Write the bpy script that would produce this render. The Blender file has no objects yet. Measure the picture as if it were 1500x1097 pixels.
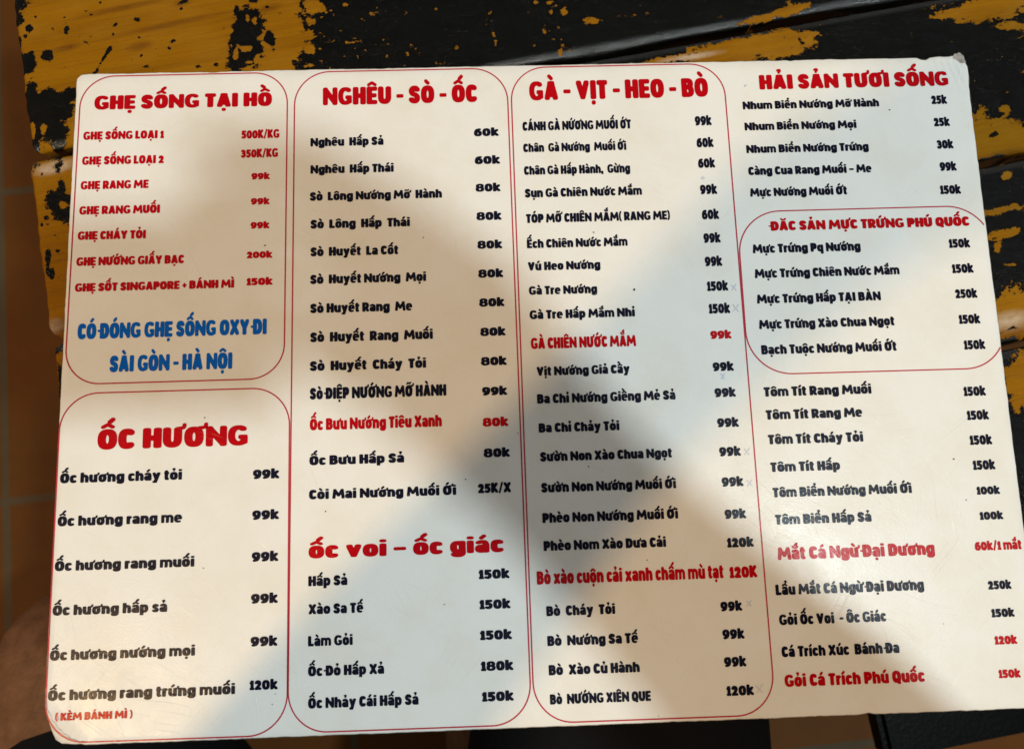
import bpy, bmesh, math, random, unicodedata
import numpy as np
from mathutils import Vector, Matrix
from mathutils.geometry import delaunay_2d_cdt

random.seed(7)
rng = np.random.default_rng(7)
S = bpy.context.scene
COL = S.collection

# ------------------------------------------------------------------ camera
CAM_ROT = np.array([[0.9993061, -0.03246393, 0.01825973],
                    [-0.02918957, -0.98709073, -0.1574797],
                    [0.02313642, 0.15683744, -0.98735339]])      # world -> camera (x right, y down, z forward)
CAM_POS = np.array([0.18967494, 0.08977782, 0.37471499])
FOCAL = 1250.0                                                    # in pixels of the 1500 px wide photograph
cam_data = bpy.data.cameras.new('camera')
cam = bpy.data.objects.new('camera', cam_data)
COL.objects.link(cam)
S.camera = cam
cam_data.sensor_width = 36.0
cam_data.lens = 36.0 * FOCAL / 1500.0
cam_data.clip_start = 0.005
cam_data.clip_end = 60.0
m = Matrix.Identity(4)
for i in range(3):
    m[i][0], m[i][1], m[i][2] = CAM_ROT[0][i], -CAM_ROT[1][i], -CAM_ROT[2][i]
    m[i][3] = CAM_POS[i]
cam.matrix_world = m
cam_data.dof.use_dof = True
cam_data.dof.focus_distance = 0.388
cam_data.dof.aperture_fstop = 10.0

# ------------------------------------------------------------------ light
world = bpy.data.worlds.new('World')
S.world = world
world.use_nodes = True
world.node_tree.nodes['Background'].inputs[0].default_value = (1.0, 0.985, 0.92, 1)
world.node_tree.nodes['Background'].inputs[1].default_value = 0.33

def lamp(name, loc, radius, power, colour):
    d = bpy.data.lights.new(name, 'POINT')
    d.energy = power
    d.color = colour
    d.shadow_soft_size = radius
    o = bpy.data.objects.new(name, d)
    o.location = loc
    COL.objects.link(o)
    return o
LW = (-0.640, -0.310, 1.5)
LC = (0.837, -0.080, 1.5)
lamp('warm_bulb', LW, 0.046, 52.0, (1.0, 0.61, 0.25))
lamp('cool_bulb', LC, 0.044, 61.0, (0.82, 0.965, 1.0))

S.view_settings.view_transform = 'Standard'
S.view_settings.look = 'None'
S.view_settings.exposure = 0.0
S.view_settings.gamma = 1.0
S.view_settings.use_curve_mapping = False
S.cycles.max_bounces = 6
S.cycles.use_denoising = True

# ------------------------------------------------------------------ helpers
def at(x, y, z=0.0):
    """point of the level z that the photograph shows at pixel (x, y)"""
    d = CAM_ROT.T @ np.array([(x - 750.0) / FOCAL, (y - 548.5) / FOCAL, 1.0])
    return CAM_POS + d * (z - CAM_POS[2]) / d[2]

def to_px(P):
    c = (np.asarray(P, float) - CAM_POS) @ CAM_ROT.T
    return np.stack([750 + FOCAL * c[..., 0] / c[..., 2], 548.5 + FOCAL * c[..., 1] / c[..., 2]], -1)

def link(name, me, mat=None, parent=None, smooth=False):
    o = bpy.data.objects.new(name, me)
    COL.objects.link(o)
    if mat:
        me.materials.append(mat)
    if parent:
        o.parent = parent
    if smooth:
        me.polygons.foreach_set('use_smooth', [True] * len(me.polygons))
    return o

def mesh(name, verts, faces, mat=None, parent=None, smooth=False):
    me = bpy.data.meshes.new(name)
    me.from_pydata([tuple(map(float, v)) for v in verts], [], faces)
    me.validate()
    me.update()
    return link(name, me, mat, parent, smooth)

def tag(o, label=None, cat=None, group=None, kind=None):
    if label: o['label'] = label
    if cat: o['category'] = cat
    if group: o['group'] = group
    if kind: o['kind'] = kind
    return o

def empty(name, loc):
    o = bpy.data.objects.new(name, None)
    o.location = loc
    o.empty_display_size = 0.02
    COL.objects.link(o)
    return o

class NT:
    """small wrapper for building node materials"""
    def __init__(self, name):
        self.m = bpy.data.materials.new(name)
        self.m.use_nodes = True
        self.t = self.m.node_tree
        self.b = self.t.nodes['Principled BSDF']
        self.tc = self.t.nodes.new('ShaderNodeTexCoord')
    def n(self, typ, **kw):
        nd = self.t.nodes.new('ShaderNode' + typ)
        for k, v in kw.items():
            if k.startswith('i_'):
                key = k[2:]
                key = int(key) if key.isdigit() else key
                if hasattr(v, 'node'):
                    self.t.links.new(v, nd.inputs[key])
                else:
                    nd.inputs[key].default_value = v
            else:
                setattr(nd, k, v)
        return nd
    def l(self, a, b):
        self.t.links.new(a, b)
    def math(self, op, a, b=0.0, clamp=False):
        nd = self.n('Math', operation=op, i_0=a, i_1=b)
        nd.use_clamp = clamp
        return nd.outputs[0]
    def noise(self, scale, detail=4, rough=0.6, vec=None, dist=0.0):
        nd = self.n('TexNoise', i_Scale=scale, i_Detail=detail, i_Roughness=rough, i_Distortion=dist)
        self.l(vec or self.tc.outputs['Object'], nd.inputs['Vector'])
        return nd.outputs['Fac']
    def map(self, scale=(1, 1, 1), rot=(0, 0, 0), loc=(0, 0, 0)):
        nd = self.n('Mapping')
        nd.inputs['Scale'].default_value = scale
        nd.inputs['Rotation'].default_value = rot
        nd.inputs['Location'].default_value = loc
        self.l(self.tc.outputs['Object'], nd.inputs['Vector'])
        return nd.outputs[0]
    def turned(self, scale, deg, wob, loc=0.0):
        """stretched coordinates: turn first, bend a little, then stretch"""
        a = self.n('Mapping')
        a.inputs['Rotation'].default_value = (0, 0, math.radians(deg))
        a.inputs['Location'].default_value = (loc, loc * 2, 0)
        self.l(self.tc.outputs['Object'], a.inputs['Vector'])
        w = self.n('CombineXYZ', i_1=self.math('MULTIPLY', wob, 0.05)).outputs[0]
        v = self.n('VectorMath', operation='ADD', i_0=a.outputs[0], i_1=w).outputs[0]
        b = self.n('Mapping')
        b.inputs['Scale'].default_value = (scale[0], scale[1], 1)
        self.l(v, b.inputs['Vector'])
        return b.outputs[0]
    def ramp(self, fac, stops):
        nd = self.n('ValToRGB')
        e = nd.color_ramp.elements
        while len(e) < len(stops):
            e.new(0.5)
        for k, (p, c) in enumerate(stops):
            e[k].position = p
            e[k].color = c if len(c) == 4 else (*c, 1)
        self.l(fac, nd.inputs[0])
        return nd.outputs[0]
    def mix(self, fac, a, b, mode='MIX'):
        nd = self.n('MixRGB', blend_type=mode)
        for k, v in ((0, fac), (1, a), (2, b)):
            if hasattr(v, 'node'):
                self.l(v, nd.inputs[k])
            else:
                nd.inputs[k].default_value = v if k == 0 else (*v, 1)
        return nd.outputs[0]
    def bump(self, height, strength, dist, normal=None):
        nd = self.n('Bump', i_Strength=strength, i_Distance=dist, i_Height=height)
        if normal:
            self.l(normal, nd.inputs['Normal'])
        return nd.outputs[0]
    def set(self, **kw):
        for k, v in kw.items():
            k = k.replace('_', ' ')
            if hasattr(v, 'node'):
                self.l(v, self.b.inputs[k])
            else:
                self.b.inputs[k].default_value = (*v, 1) if isinstance(v, tuple) and len(v) == 3 else v

# ------------------------------------------------------------------ materials
def laminate(name, base, dirty=False, var=0.0, washed=False):
    """ink or paper under the same scratched satin laminate"""
    n = NT(name)
    fine = n.noise(900, 3, 0.6)
    wave = n.noise(46, 3, 0.55)
    def scratch(rot, loc):
        # sparse curved hairlines: only the crests of a long thin noise, in patches
        f = n.noise(1.0, 2, 0.5, n.turned((24, 980), rot, n.noise(11, 2, 0.5), loc), 0.4)
        crest = n.n('MapRange', i_Value=f, i_1=0.64, i_2=0.76, i_3=0.0, i_4=1.0).outputs[0]
        where = n.n('MapRange', i_Value=n.noise(34, 3, 0.6, n.map((1, 1, 1), (0, 0, 0), (loc + 3, loc, 0))), i_1=0.48, i_2=0.66, i_3=0.0, i_4=1.0).outputs[0]
        return n.math('MULTIPLY', crest, where)
    s = n.math('ADD', scratch(24, 1.3), scratch(-50, 4.1))
    s = n.math('ADD', s, n.math('ADD', scratch(72, 7.7), scratch(40, 9.2)))
    b1 = n.bump(wave, 0.03, 0.004)
    b2 = n.bump(s, 0.34, 0.0004, b1)
    b3 = n.bump(fine, 0.10, 0.0006, b2)
    rough = n.n('MapRange', i_Value=n.math('ADD', n.math('MULTIPLY', n.noise(38, 4, 0.65), 0.65), n.math('MULTIPLY', n.noise(170, 3, 0.7), 0.35)), i_1=0.36, i_2=0.64, i_3=0.19, i_4=0.34).outputs[0]
    col = base
    if dirty:
        blotch = n.noise(28, 5, 0.65)
        col = n.mix(n.ramp(blotch, [(0.42, (0, 0, 0)), (0.8, (1, 1, 1))]), base, (base[0] * 0.93, base[1] * 0.90, base[2] * 0.83))
        # hairline scratches filled with dirt, small specks
        cell = n.n('TexVoronoi', i_Scale=95.0, i_Randomness=1.0, feature='F1')
        n.l(n.tc.outputs['Object'], cell.inputs['Vector'])
        size = n.n('TexWhiteNoise', noise_dimensions='3D')
        n.l(cell.outputs['Position'], size.inputs['Vector'])
        thr = n.math('MULTIPLY', n.math('POWER', size.outputs['Value'], 9.0), 0.075)
        jag = n.math('ADD', cell.outputs['Distance'], n.math('MULTIPLY', n.math('SUBTRACT', n.noise(1400, 2), 0.5), 0.05))
        speck = n.math('LESS_THAN', jag, thr)
        col = n.mix(n.math('MULTIPLY', speck, 0.62), col, (0.10, 0.075, 0.05))
        smear = n.n('MapRange', i_Value=n.noise(1.0, 5, 0.7, n.map((120, 34, 1), (0, 0, 0.5))), i_1=0.70, i_2=0.80, i_3=0.0, i_4=0.30).outputs[0]
        col = n.mix(smear, col, (0.34, 0.32, 0.29))
    elif var:
        col = n.mix(n.math('MULTIPLY', n.noise(300, 4, 0.7), var), base, tuple(min(1, c * 1.8 + 0.02) for c in base))
    n.set(Base_Color=col, Roughness=rough, Normal=b3)
    n.b.inputs['Specular IOR Level'].default_value = 0.10
    return n.m

M = {}
M['paper'] = laminate('laminated_paper', (0.80, 0.785, 0.75), dirty=True)
M['red'] = laminate('red_ink', (0.45, 0.0, 0.004), var=0.0)
M['navy'] = laminate('navy_ink', (0.0035, 0.004, 0.016), var=0.12)
M['blue'] = laminate('blue_ink', (0.0, 0.11, 0.54), var=0.0)
M['line'] = laminate('red_line_ink', (0.46, 0.035, 0.055))
M['pen'] = laminate('ballpoint_blue', (0.57, 0.61, 0.70))

def card_mat():
    n = NT('worn_card_edge')
    c = n.ramp(n.noise(500, 5, 0.7), [(0.3, (0.30, 0.26, 0.22)), (0.7, (0.55, 0.50, 0.44))])
    n.set(Base_Color=c, Roughness=0.85, Normal=n.bump(n.noise(1200, 3), 0.5, 0.0006))
    return n.m
M['card'] = card_mat()

def table_mat():
    """black gloss paint chipped off varnished yellow wood; 'wear' says how much paint is left"""
    n = NT('chipped_black_paint')
    at_ = n.n('Attribute', attribute_name='wear').outputs['Fac']
    tl = n.n('Attribute', attribute_name='along').outputs['Fac']
    tc = n.n('Attribute', attribute_name='across').outputs['Fac']
    idx = n.n('Attribute', attribute_name='slat_id').outputs['Fac']
    uv = n.n('CombineXYZ', i_0=tl, i_1=tc, i_2=n.math('MULTIPLY', idx, 3.7)).outputs[0]
    def uvmap(sx, sy):
        mp = n.n('Mapping')
        mp.inputs['Scale'].default_value = (sx, sy, 1)
        n.l(uv, mp.inputs['Vector'])
        return mp.outputs[0]
    big = n.noise(1.0, 6, 0.68, uvmap(52, 75))
    mid = n.noise(1.0, 4, 0.65, uvmap(210, 290))
    small = n.noise(1.0, 3, 0.7, uvmap(620, 760))
    nz = n.math('ADD', n.math('MULTIPLY', n.math('SUBTRACT', big, 0.5), 1.5),
                n.math('ADD', n.math('MULTIPLY', n.math('SUBTRACT', mid, 0.5), 1.05),
                       n.math('MULTIPLY', n.math('SUBTRACT', small, 0.5), 0.6)))
    v = n.math('ADD', at_, nz)
    scr = n.noise(1.0, 2, 0.5, uvmap(900, 26))
    scr2 = n.noise(1.0, 2, 0.5, uvmap(40, 1100))
    sc = n.math('GREATER_THAN', n.math('MAXIMUM', scr, scr2), 0.795)
    v = n.math('SUBTRACT', v, n.math('MULTIPLY', sc, 0.62))
    mask = n.n('MapRange', i_Value=v, i_1=-0.022, i_2=0.022, i_3=0.0, i_4=1.0).outputs[0]
    # wood: long streaks along the slat, some knots
    g1 = n.noise(1.0, 5, 0.6, uvmap(7, 120), 0.9)
    g2 = n.noise(1.0, 3, 0.6, uvmap(26, 900), 0.3)
    wood = n.ramp(g1, [(0.20, (0.205, 0.080, 0.0006)), (0.50, (0.262, 0.108, 0.0008)), (0.80, (0.30, 0.130, 0.0015))])
    wood = n.mix(n.math('MULTIPLY', n.ramp(g2, [(0.30, (1, 1, 1)), (0.50, (0, 0, 0))]), 0.35), wood, (0.12, 0.045, 0.008))
    patch = n.noise(1.0, 4, 0.6, uvmap(22, 40))
    wood = n.mix(n.ramp(patch, [(0.45, (0, 0, 0)), (0.75, (0.6, 0.6, 0.6))]), wood, (0.33, 0.155, 0.012))
    pale = n.n('Attribute', attribute_name='pale').outputs['Fac']
    wood = n.mix(n.math('MULTIPLY', pale, n.noise(1.0, 4, 0.7, uvmap(200, 400))), wood, (0.62, 0.52, 0.40))
    knot = n.n('Attribute', attribute_name='knot').outputs['Fac']
    wood = n.mix(n.math('MULTIPLY', knot, n.noise(1.0, 4, 0.7, uvmap(60, 300))), wood, (0.10, 0.030, 0.004))
    fl_ = n.n('MapRange', i_Value=n.noise(1.0, 3, 0.6, uvmap(420, 800)), i_1=0.68, i_2=0.74, i_3=0.0, i_4=0.8).outputs[0]
    wood = n.mix(fl_, wood, (0.05, 0.02, 0.004))
    dirt = n.n('MapRange', i_Value=v, i_1=-0.16, i_2=0.0, i_3=0.0, i_4=0.45).outputs[0]
    dirt = n.math('MULTIPLY', dirt, n.noise(1.0, 4, 0.7, uvmap(160, 160)))
    wood = n.mix(dirt, wood, (0.05, 0.026, 0.010))
    paint = n.mix(n.ramp(n.noise(1.0, 5, 0.7, uvmap(70, 170)), [(0.45, (0, 0, 0)), (0.8, (1, 1, 1))]), (0.0016, 0.0017, 0.0013), (0.0045, 0.0042, 0.003))
    col = n.mix(mask, wood, paint)
    n.set(Base_Color=col)
    r = n.n('MapRange', i_Value=n.noise(1.0, 4, 0.7, uvmap(130, 300)), i_1=0.3, i_2=0.75, i_3=0.08, i_4=0.24).outputs[0]
    n.set(Roughness=n.n('Mix', i_0=mask, i_2=0.42, i_3=r).outputs[0])
    b = n.bump(mask, 0.7, 0.00035)
    b = n.bump(n.noise(1.0, 5, 0.7, uvmap(330, 700)), 0.55, 0.0011, b)
    b = n.bump(n.noise(1.0, 3, 0.6, uvmap(1400, 1700)), 0.22, 0.0006, b)
    n.set(Normal=b)
    rim = n.n('Attribute', attribute_name='rim').outputs['Fac']
    n.set(Specular_IOR_Level=n.n('MapRange', i_Value=n.math('MULTIPLY', rim, mask), i_1=0.0, i_2=1.0, i_3=n.n('MapRange', i_Value=mask, i_3=0.05, i_4=0.085).outputs[0], i_4=0.9).outputs[0])
    return n.m
M['table'] = table_mat()

def simple(name, c, rough, var=0.25, scale=60, bump=0.2, bd=0.001, spec=0.4):
    n = NT(name)
    col = n.mix(n.noise(scale, 5, 0.65), tuple(x * (1 - var) for x in c), tuple(min(1, x * (1 + var)) for x in c))
    n.set(Base_Color=col, Roughness=rough, Normal=n.bump(n.noise(scale * 5, 4), bump, bd))
    n.b.inputs['Specular IOR Level'].default_value = spec
    return n.m
M['dark_wood'] = simple('black_painted_wood', (0.0014, 0.0014, 0.0013), 0.34, 0.5, 70, 0.35, 0.0006, 0.05)
M['shorts'] = simple('black_cotton', (0.006, 0.006, 0.007), 0.9, 0.4, 40, 0.3, 0.002, 0.15)
M['shirt'] = simple('grey_cotton', (0.06, 0.06, 0.07), 0.9, 0.3, 40, 0.3, 0.002, 0.15)
M['phone'] = simple('dark_glass', (0.01, 0.01, 0.012), 0.25, 0.1, 20, 0.0)

def skin_mat():
    n = NT('tanned_skin')
    c = n.ramp(n.noise(70, 6, 0.7), [(0.3, (0.125, 0.052, 0.020)), (0.7, (0.225, 0.102, 0.046))])
    hair = n.noise(1.0, 3, 0.6, n.map((900, 90, 200), (0.3, 0, 0.5)))
    c = n.mix(n.ramp(hair, [(0.62, (0, 0, 0)), (0.72, (0.5, 0.5, 0.5))]), c, (0.06, 0.03, 0.02))
    n.set(Base_Color=c, Roughness=0.55, Specular_IOR_Level=0.25, Normal=n.bump(n.noise(420, 5, 0.7), 0.6, 0.0015))
    return n.m
M['skin'] = skin_mat()

def floor_mat():
    n = NT('terracotta_tiles')
    br = n.n('TexBrick', offset=0.0, squash=1.0)
    n.l(n.map((1, 1, 1), (0, 0, math.radians(-4.5)), (0.2805, -0.1365, 0)), br.inputs['Vector'])
    br.inputs['Scale'].default_value = 1.0
    br.inputs['Mortar Size'].default_value = 0.0042
    br.inputs['Mortar Smooth'].default_value = 0.25
    br.inputs['Brick Width'].default_value = 0.32
    br.inputs['Row Height'].default_value = 0.319
    br.inputs['Color1'].default_value = (0.128, 0.040, 0.004, 1)
    br.inputs['Color2'].default_value = (0.150, 0.050, 0.006, 1)
    br.inputs['Mortar'].default_value = (0.085, 0.072, 0.044, 1)
    stain = n.noise(7, 6, 0.65)
    c = n.mix(n.ramp(stain, [(0.35, (0, 0, 0)), (0.75, (0.75, 0.75, 0.75))]), br.outputs['Color'], (0.060, 0.026, 0.006))
    c = n.mix(n.math('MULTIPLY', n.noise(70, 5, 0.7), 0.45), c, (0.074, 0.031, 0.007))
    n.set(Base_Color=c, Roughness=0.6, Specular_IOR_Level=0.12)
    b = n.bump(br.outputs['Fac'], -0.6, 0.003)
    n.set(Normal=n.bump(n.noise(90, 5), 0.25, 0.002, b))
    return n.m
M['floor'] = floor_mat()

# ------------------------------------------------------------------ floor
FZ = -0.48
fl = mesh('floor', [(-4, -4, FZ), (4, -4, FZ), (4, 4, FZ), (-4, 4, FZ)], [(0, 1, 2, 3)], M['floor'])
tag(fl, kind='structure')

# ------------------------------------------------------------------ table of painted slats
TZ = -0.0014                                   # top of the slats; the menu's face is the level 0
ANG = math.radians(9.6)
E1 = np.array([math.cos(ANG), math.sin(ANG)])
E2 = np.array([-math.sin(ANG), math.cos(ANG)])
EDGE_S = 0.0228                                # where the slats end on the left
SEAMS = [-0.003, 0.0835, 0.1695, 0.2570, 0.3425, 0.4285]

def ell(x, y, cx, cy, rx, ry, rot=0.0):
    c, s = math.cos(math.radians(rot)), math.sin(math.radians(rot))
    u, v = ((x - cx) * c + (y - cy) * s) / rx, (-(x - cx) * s + (y - cy) * c) / ry
    return 1.0 - np.sqrt(u * u + v * v)          # > 0 inside

# (centre px, radii px, turn, value pulled towards at the middle)
BARE = [  # yellow wood
    (220, 45, 195, 120, -10), (90, 100, 90, 120, 0), (330, 60, 90, 110, 0), (405, 50, 40, 75, 0),
    (1090, 72, 95, 17, -9), (1150, 62, 45, 20, -9), (990, 86, 60, 6, -9), (1140, 21, 55, 7, -16), (1100, 32, 20, 5, -14),
    (870, 31, 14, 5, -8), (912, 25, 16, 3.5, -8), (820, 78, 5, 7, 0), (645, 93, 12, 4, 0),
    (1455, 10, 80, 17, -10), (1390, 20, 30, 7, -12), (1480, 38, 20, 5, 0),
    (1465, 200, 62, 30, -10), (1440, 205, 30, 35, 0), (1472, 164, 10, 10, 0),
    (1475, 306, 34, 5, -9), (1470, 343, 36, 7, -12), (1461, 363, 5, 9, 0), (1485, 388, 14, 4, 0), (1478, 256, 9, 5, -20),
    (1490, 462, 42, 36, -8), (1480, 440, 22, 26, 0), (1500, 556, 30, 42, 0), (1488, 585, 12, 18, 0),
    (80, 330, 50, 130, 0), (72, 285, 40, 55, 0), (85, 430, 40, 75, 0), (80, 545, 6, 45, -6), (90, 525, 8, 14, 0),
    (60, 200, 12, 55, 0), (100, 185, 14, 40, 0),
]
BARE += [(460, 8, 15, 12, 0), (455, 33, 8, 6, 0), (452, 52, 8, 8, 0), (453, 72, 8, 8, 0), (453, 95, 10, 4, 0), (545, 22, 9, 4, -20), (530, 28, 6, 3, 0), (598, 43, 4, 3, 0),
         (668, 40, 4, 4, 0), (670, 69, 5, 4, 0), (678, 52, 5, 2, 0), (798, 47, 3, 10, -12), (805, 43, 6, 3, 0), (825, 18, 5, 6, 0), (808, 18, 4, 6, 0), (818, 42, 1.6, 26, -12),
         (930, 22, 4, 2, 0), (805, 4, 4, 4, 0), (725, 60, 1.5, 16, -10), (713, 38, 2, 6, 0), (1395, 62, 5, 2, -20), (1404, 68, 4, 2, 0), (950, 21, 4, 2, 0), (1055, 26, 6, 3, 0)]
_r = random.Random(11)
BARE += [(_r.uniform(430, 620), _r.uniform(0, 100), _r.uniform(1.2, 4.0), _r.uniform(1.0, 2.6), _r.uniform(-40, 40)) for _ in range(70)]
BARE += [(_r.uniform(600, 1500), _r.uniform(0, 80), _r.uniform(1.0, 3.2), _r.uniform(0.8, 1.8), _r.uniform(-40, 20)) for _ in range(60)]
BARE += [(_r.uniform(1400, 1500), _r.uniform(20, 150), _r.uniform(1.0, 5.0), _r.uniform(0.7, 1.5), _r.uniform(-40, 0)) for _ in range(34)]
BARE += [(_r.uniform(1440, 1500), _r.uniform(240, 620), _r.uniform(1.0, 5.0), _r.uniform(0.8, 2.2), _r.uniform(-30, 0)) for _ in range(40)]
DARK = [  # paint still there inside bare wood
    (360, 45, 22, 32, 20), (352, 82, 16, 28, 0), (374, 78, 12, 22, 0), (396, 57, 9, 9, 0), (346, 15, 3, 6, 0), (372, 2, 5, 3, 0),
    (22, 30, 12, 10, 0), (43, 41, 5, 5, 0), (24, 64, 7, 11, 0), (38, 92, 12, 16, -30), (46, 86, 5, 12, 0), (70, 82, 8, 9, 0), (97, 44, 3.5, 7, 0),
    (75, 158, 32, 24, 0), (62, 180, 22, 34, 0), (85, 205, 13, 40, 0), (100, 142, 16, 10, -15), (52, 215, 8, 26, 0), (46, 150, 10, 30, 0),
    (86, 300, 20, 22, 0), (96, 312, 16, 14, 0), (68, 319, 5, 5, 0), (90, 275, 6, 14, 0),
    *[(_r.uniform(20, 430), _r.uniform(0, 110), _r.uniform(0.9, 2.4), _r.uniform(0.7, 1.8), _r.uniform(-30, 30)) for _ in range(45)],
    *[(_r.uniform(1100, 1190), _r.uniform(50, 85), 2, 1.2, 0) for _ in range(9)], *[(_r.uniform(1440, 1500), _r.uniform(165, 600), _r.uniform(1.5, 5), 1.3, -12) for _ in range(24)],
    *[(_r.uniform(45, 110), _r.uniform(250, 490), _r.uniform(0.8, 2.2), _r.uniform(0.8, 2), 0) for _ in range(24)],
    (152, 86, 2.2, 26, 32), (160, 72, 1.6, 12, 32), (70, 385, 3, 14, 0), (134, 22, 3, 2, 0), (265, 14, 3, 2, 0), (215, 98, 3, 2, 0), (305, 20, 5, 1.5, -30), (133, 54, 3, 2, 0), (316, 95, 3, 2, 0), (268, 3, 10, 3, -20), (76, 400, 3, 8, 0),
    (1460, 170, 9, 4, -10), (1496, 166, 5, 4, 0), (1447, 168, 5, 3, 0), (1455, 199, 4, 3, -30), (1450, 235, 40, 5, -10),
]

def wear_at(P, sid):
    q = to_px(P)
    x, y = q[:, 0], q[:, 1]
    w = np.full(len(P), 0.62)
    n = rng.normal(size=len(P)) * 0.0
    # sparsely chipped zone around the bare end of the upper-left slat
    w = np.minimum(w, 0.62 - 0.30 * np.clip(1.2 - np.abs(x - 470) / 90, 0, 1) * (y < 135))
    w = np.minimum(w, 0.62 - 0.22 * np.clip(1.0 - ell(x, y, 1470, 34, 70, 22) * -1, 0, 1) * (ell(x, y, 1470, 34, 70, 22) > -1) * (x > 1300) * (y < 120))
    for cx, cy, rx, ry, rot in BARE:
        e = ell(x, y, cx, cy, rx, ry, rot)
        k = np.clip(e * min(rx, ry) / min(22.0, max(7.0, min(rx, ry) * 0.9)), -1, 1)
        w = np.minimum(w, np.where(k > -1, -0.60 * k + (0.12 if min(rx, ry) < 4.5 else 0.0), 9))
    for cx, cy, rx, ry, rot in DARK:
        e = ell(x, y, cx, cy, rx, ry, rot)
        k = np.clip(e * min(rx, ry) / min(13.0, max(5.0, min(rx, ry) * 0.9)), -1, 1)
        w = np.maximum(w, np.where(k > -1, 0.60 * k, -9))
    for cx, cy, rx, ry, rot in [(362, 24, 4, 7, 0), (373, 30, 4, 6, 0), (346, 78, 4, 10, 10), (361, 72, 8, 4, 0), (376, 86, 4, 8, 20), (366, 92, 6, 3, 0), (64, 190, 5, 8, 0), (92, 300, 5, 4, 0), (48, 190, 4, 12, 0)]:
        e = ell(x, y, cx, cy, rx, ry, rot)
        k = np.clip(e * min(rx, ry) / 5.0, -1, 1)
        w = np.minimum(w, np.where(k > -1, -0.6 * k, 9))
    return w

table = empty('wooden_table', (0.25, 0.2, FZ))
tag(table, 'slatted wooden table, black paint chipped off yellow wood, under the menu', 'table')
TLOC = Vector((0.25, 0.2, FZ))

def slat(k, t0, t1, s0, s1):
    gap = 0.0016
    t0 += gap; t1 -= gap
    bev = 0.0034
    thick = 0.020
    ns = 900 if k in (1, 2, 3) else 300
    prof = [(0.0, -thick), (0.0, -bev * 0.85), (bev * 0.10, -bev * 0.48), (bev * 0.42, -bev * 0.22), (bev * 0.95, -bev * 0.035)]
    nt = 88 if k in (1, 2, 3) else 40
    inner = [(bev * 1.3 + (t1 - t0 - 2 * bev * 1.3) * i / nt, 0.0) for i in range(nt + 1)]
    left = prof + inner
    right = [((t1 - t0) - a, b) for a, b in reversed(prof)]
    pr = left + right
    sv = [s0 + (s1 - s0) * (i / ns) for i in range(ns + 1)]
    verts, al, ac = [], [], []
    for i, s in enumerate(sv):
        endz = 0.0
        e = s - s0
        inset = 0.0
        for a, b in pr:
            tt = t0 + a
            wob = 0.0006 * math.sin(s * 37 + k * 2.1) + 0.0004 * math.sin(s * 91 + k)
            z = b
            if e < 0.0022 and b > -thick:                       # rounded end
                z = b - (0.0022 - e) ** 2 / 0.0022 * 0.8
            # rounded plan corners
            ss = s
            if e < 0.005:
                dd = min(a, (t1 - t0) - a)
                if dd < 0.005:
                    ss = max(s, s0 + 0.005 - math.sqrt(max(0, 0.005 ** 2 - (0.005 - dd) ** 2)))
            if i == 0:
                ss += 0.0003 * math.sin(tt * 160 + k) + 0.0002 * math.sin(tt * 710 + 2 * k)
            P = E1 * ss + E2 * (tt + (wob if a in (pr[0][0], pr[-1][0]) else 0))
            verts.append((P[0], P[1], TZ + z))
            al.append(s); ac.append(tt)
    m_ = len(pr)
    faces = [(i * m_ + j, (i + 1) * m_ + j, (i + 1) * m_ + j + 1, i * m_ + j + 1) for i in range(ns) for j in range(m_ - 1)]
    faces += [tuple(range(m_ - 1, -1, -1))[::-1], tuple(ns * m_ + j for j in range(m_))]
    faces += [(i * m_, i * m_ + m_ - 1, (i + 1) * m_ + m_ - 1, (i + 1) * m_) for i in range(ns)]
    V = np.array(verts)
    acn = (np.array(ac) - t0)
    w = wear_at(V, k)
    q = to_px(V)
    pale = sum(np.clip(1.4 * ell(q[:, 0], q[:, 1], *e), 0, 1) for e in ((80, 245, 40, 12, -14), (1480, 470, 40, 18, -10), (80, 478, 20, 14, -10), (1010, 84, 60, 6, -9)))
    knot = sum(np.clip(1.5 * ell(q[:, 0], q[:, 1], *e), 0, 1) for e in ((205, 68, 26, 9, -14), (95, 72, 30, 7, -14), (268, 4, 20, 7, -14), (395, 12, 24, 7, -14), (180, 12, 90, 6, -12), (250, 36, 120, 6, -12), (90, 480, 26, 20, -12), (1470, 228, 60, 10, -12), (1480, 490, 40, 12, -12)))
    # paint survives in the gaps, is rubbed off along some arrises
    acn = (np.array(ac) - t0)
    V2 = V - np.array(TLOC)
    o = mesh('slat', V2, faces, M['table'], table, True)
    me = o.data
    for nm, dat in (('wear', w), ('pale', pale), ('rim', np.clip(1.6 - np.minimum(acn, (t1 - t0) - acn) / 0.0028, 0, 1)), ('knot', knot), ('along', np.array(al) + 0.9 * k), ('across', np.array(ac)), ('slat_id', np.full(len(V), float(k)))):
        a_ = me.attributes.new(nm, 'FLOAT', 'POINT')
        a_.data.foreach_set('value', np.asarray(dat, dtype=np.float32))
    bm = bmesh.new(); bm.from_mesh(me)
    bmesh.ops.recalc_face_normals(bm, faces=bm.faces)
    bm.to_mesh(me); bm.free()
    return o
ends = [0.0008, 0.0, -0.0006, 0.0012, 0.0]
for k in range(5):
    slat(k, SEAMS[k], SEAMS[k + 1], EDGE_S + ends[k], 0.72)

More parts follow.
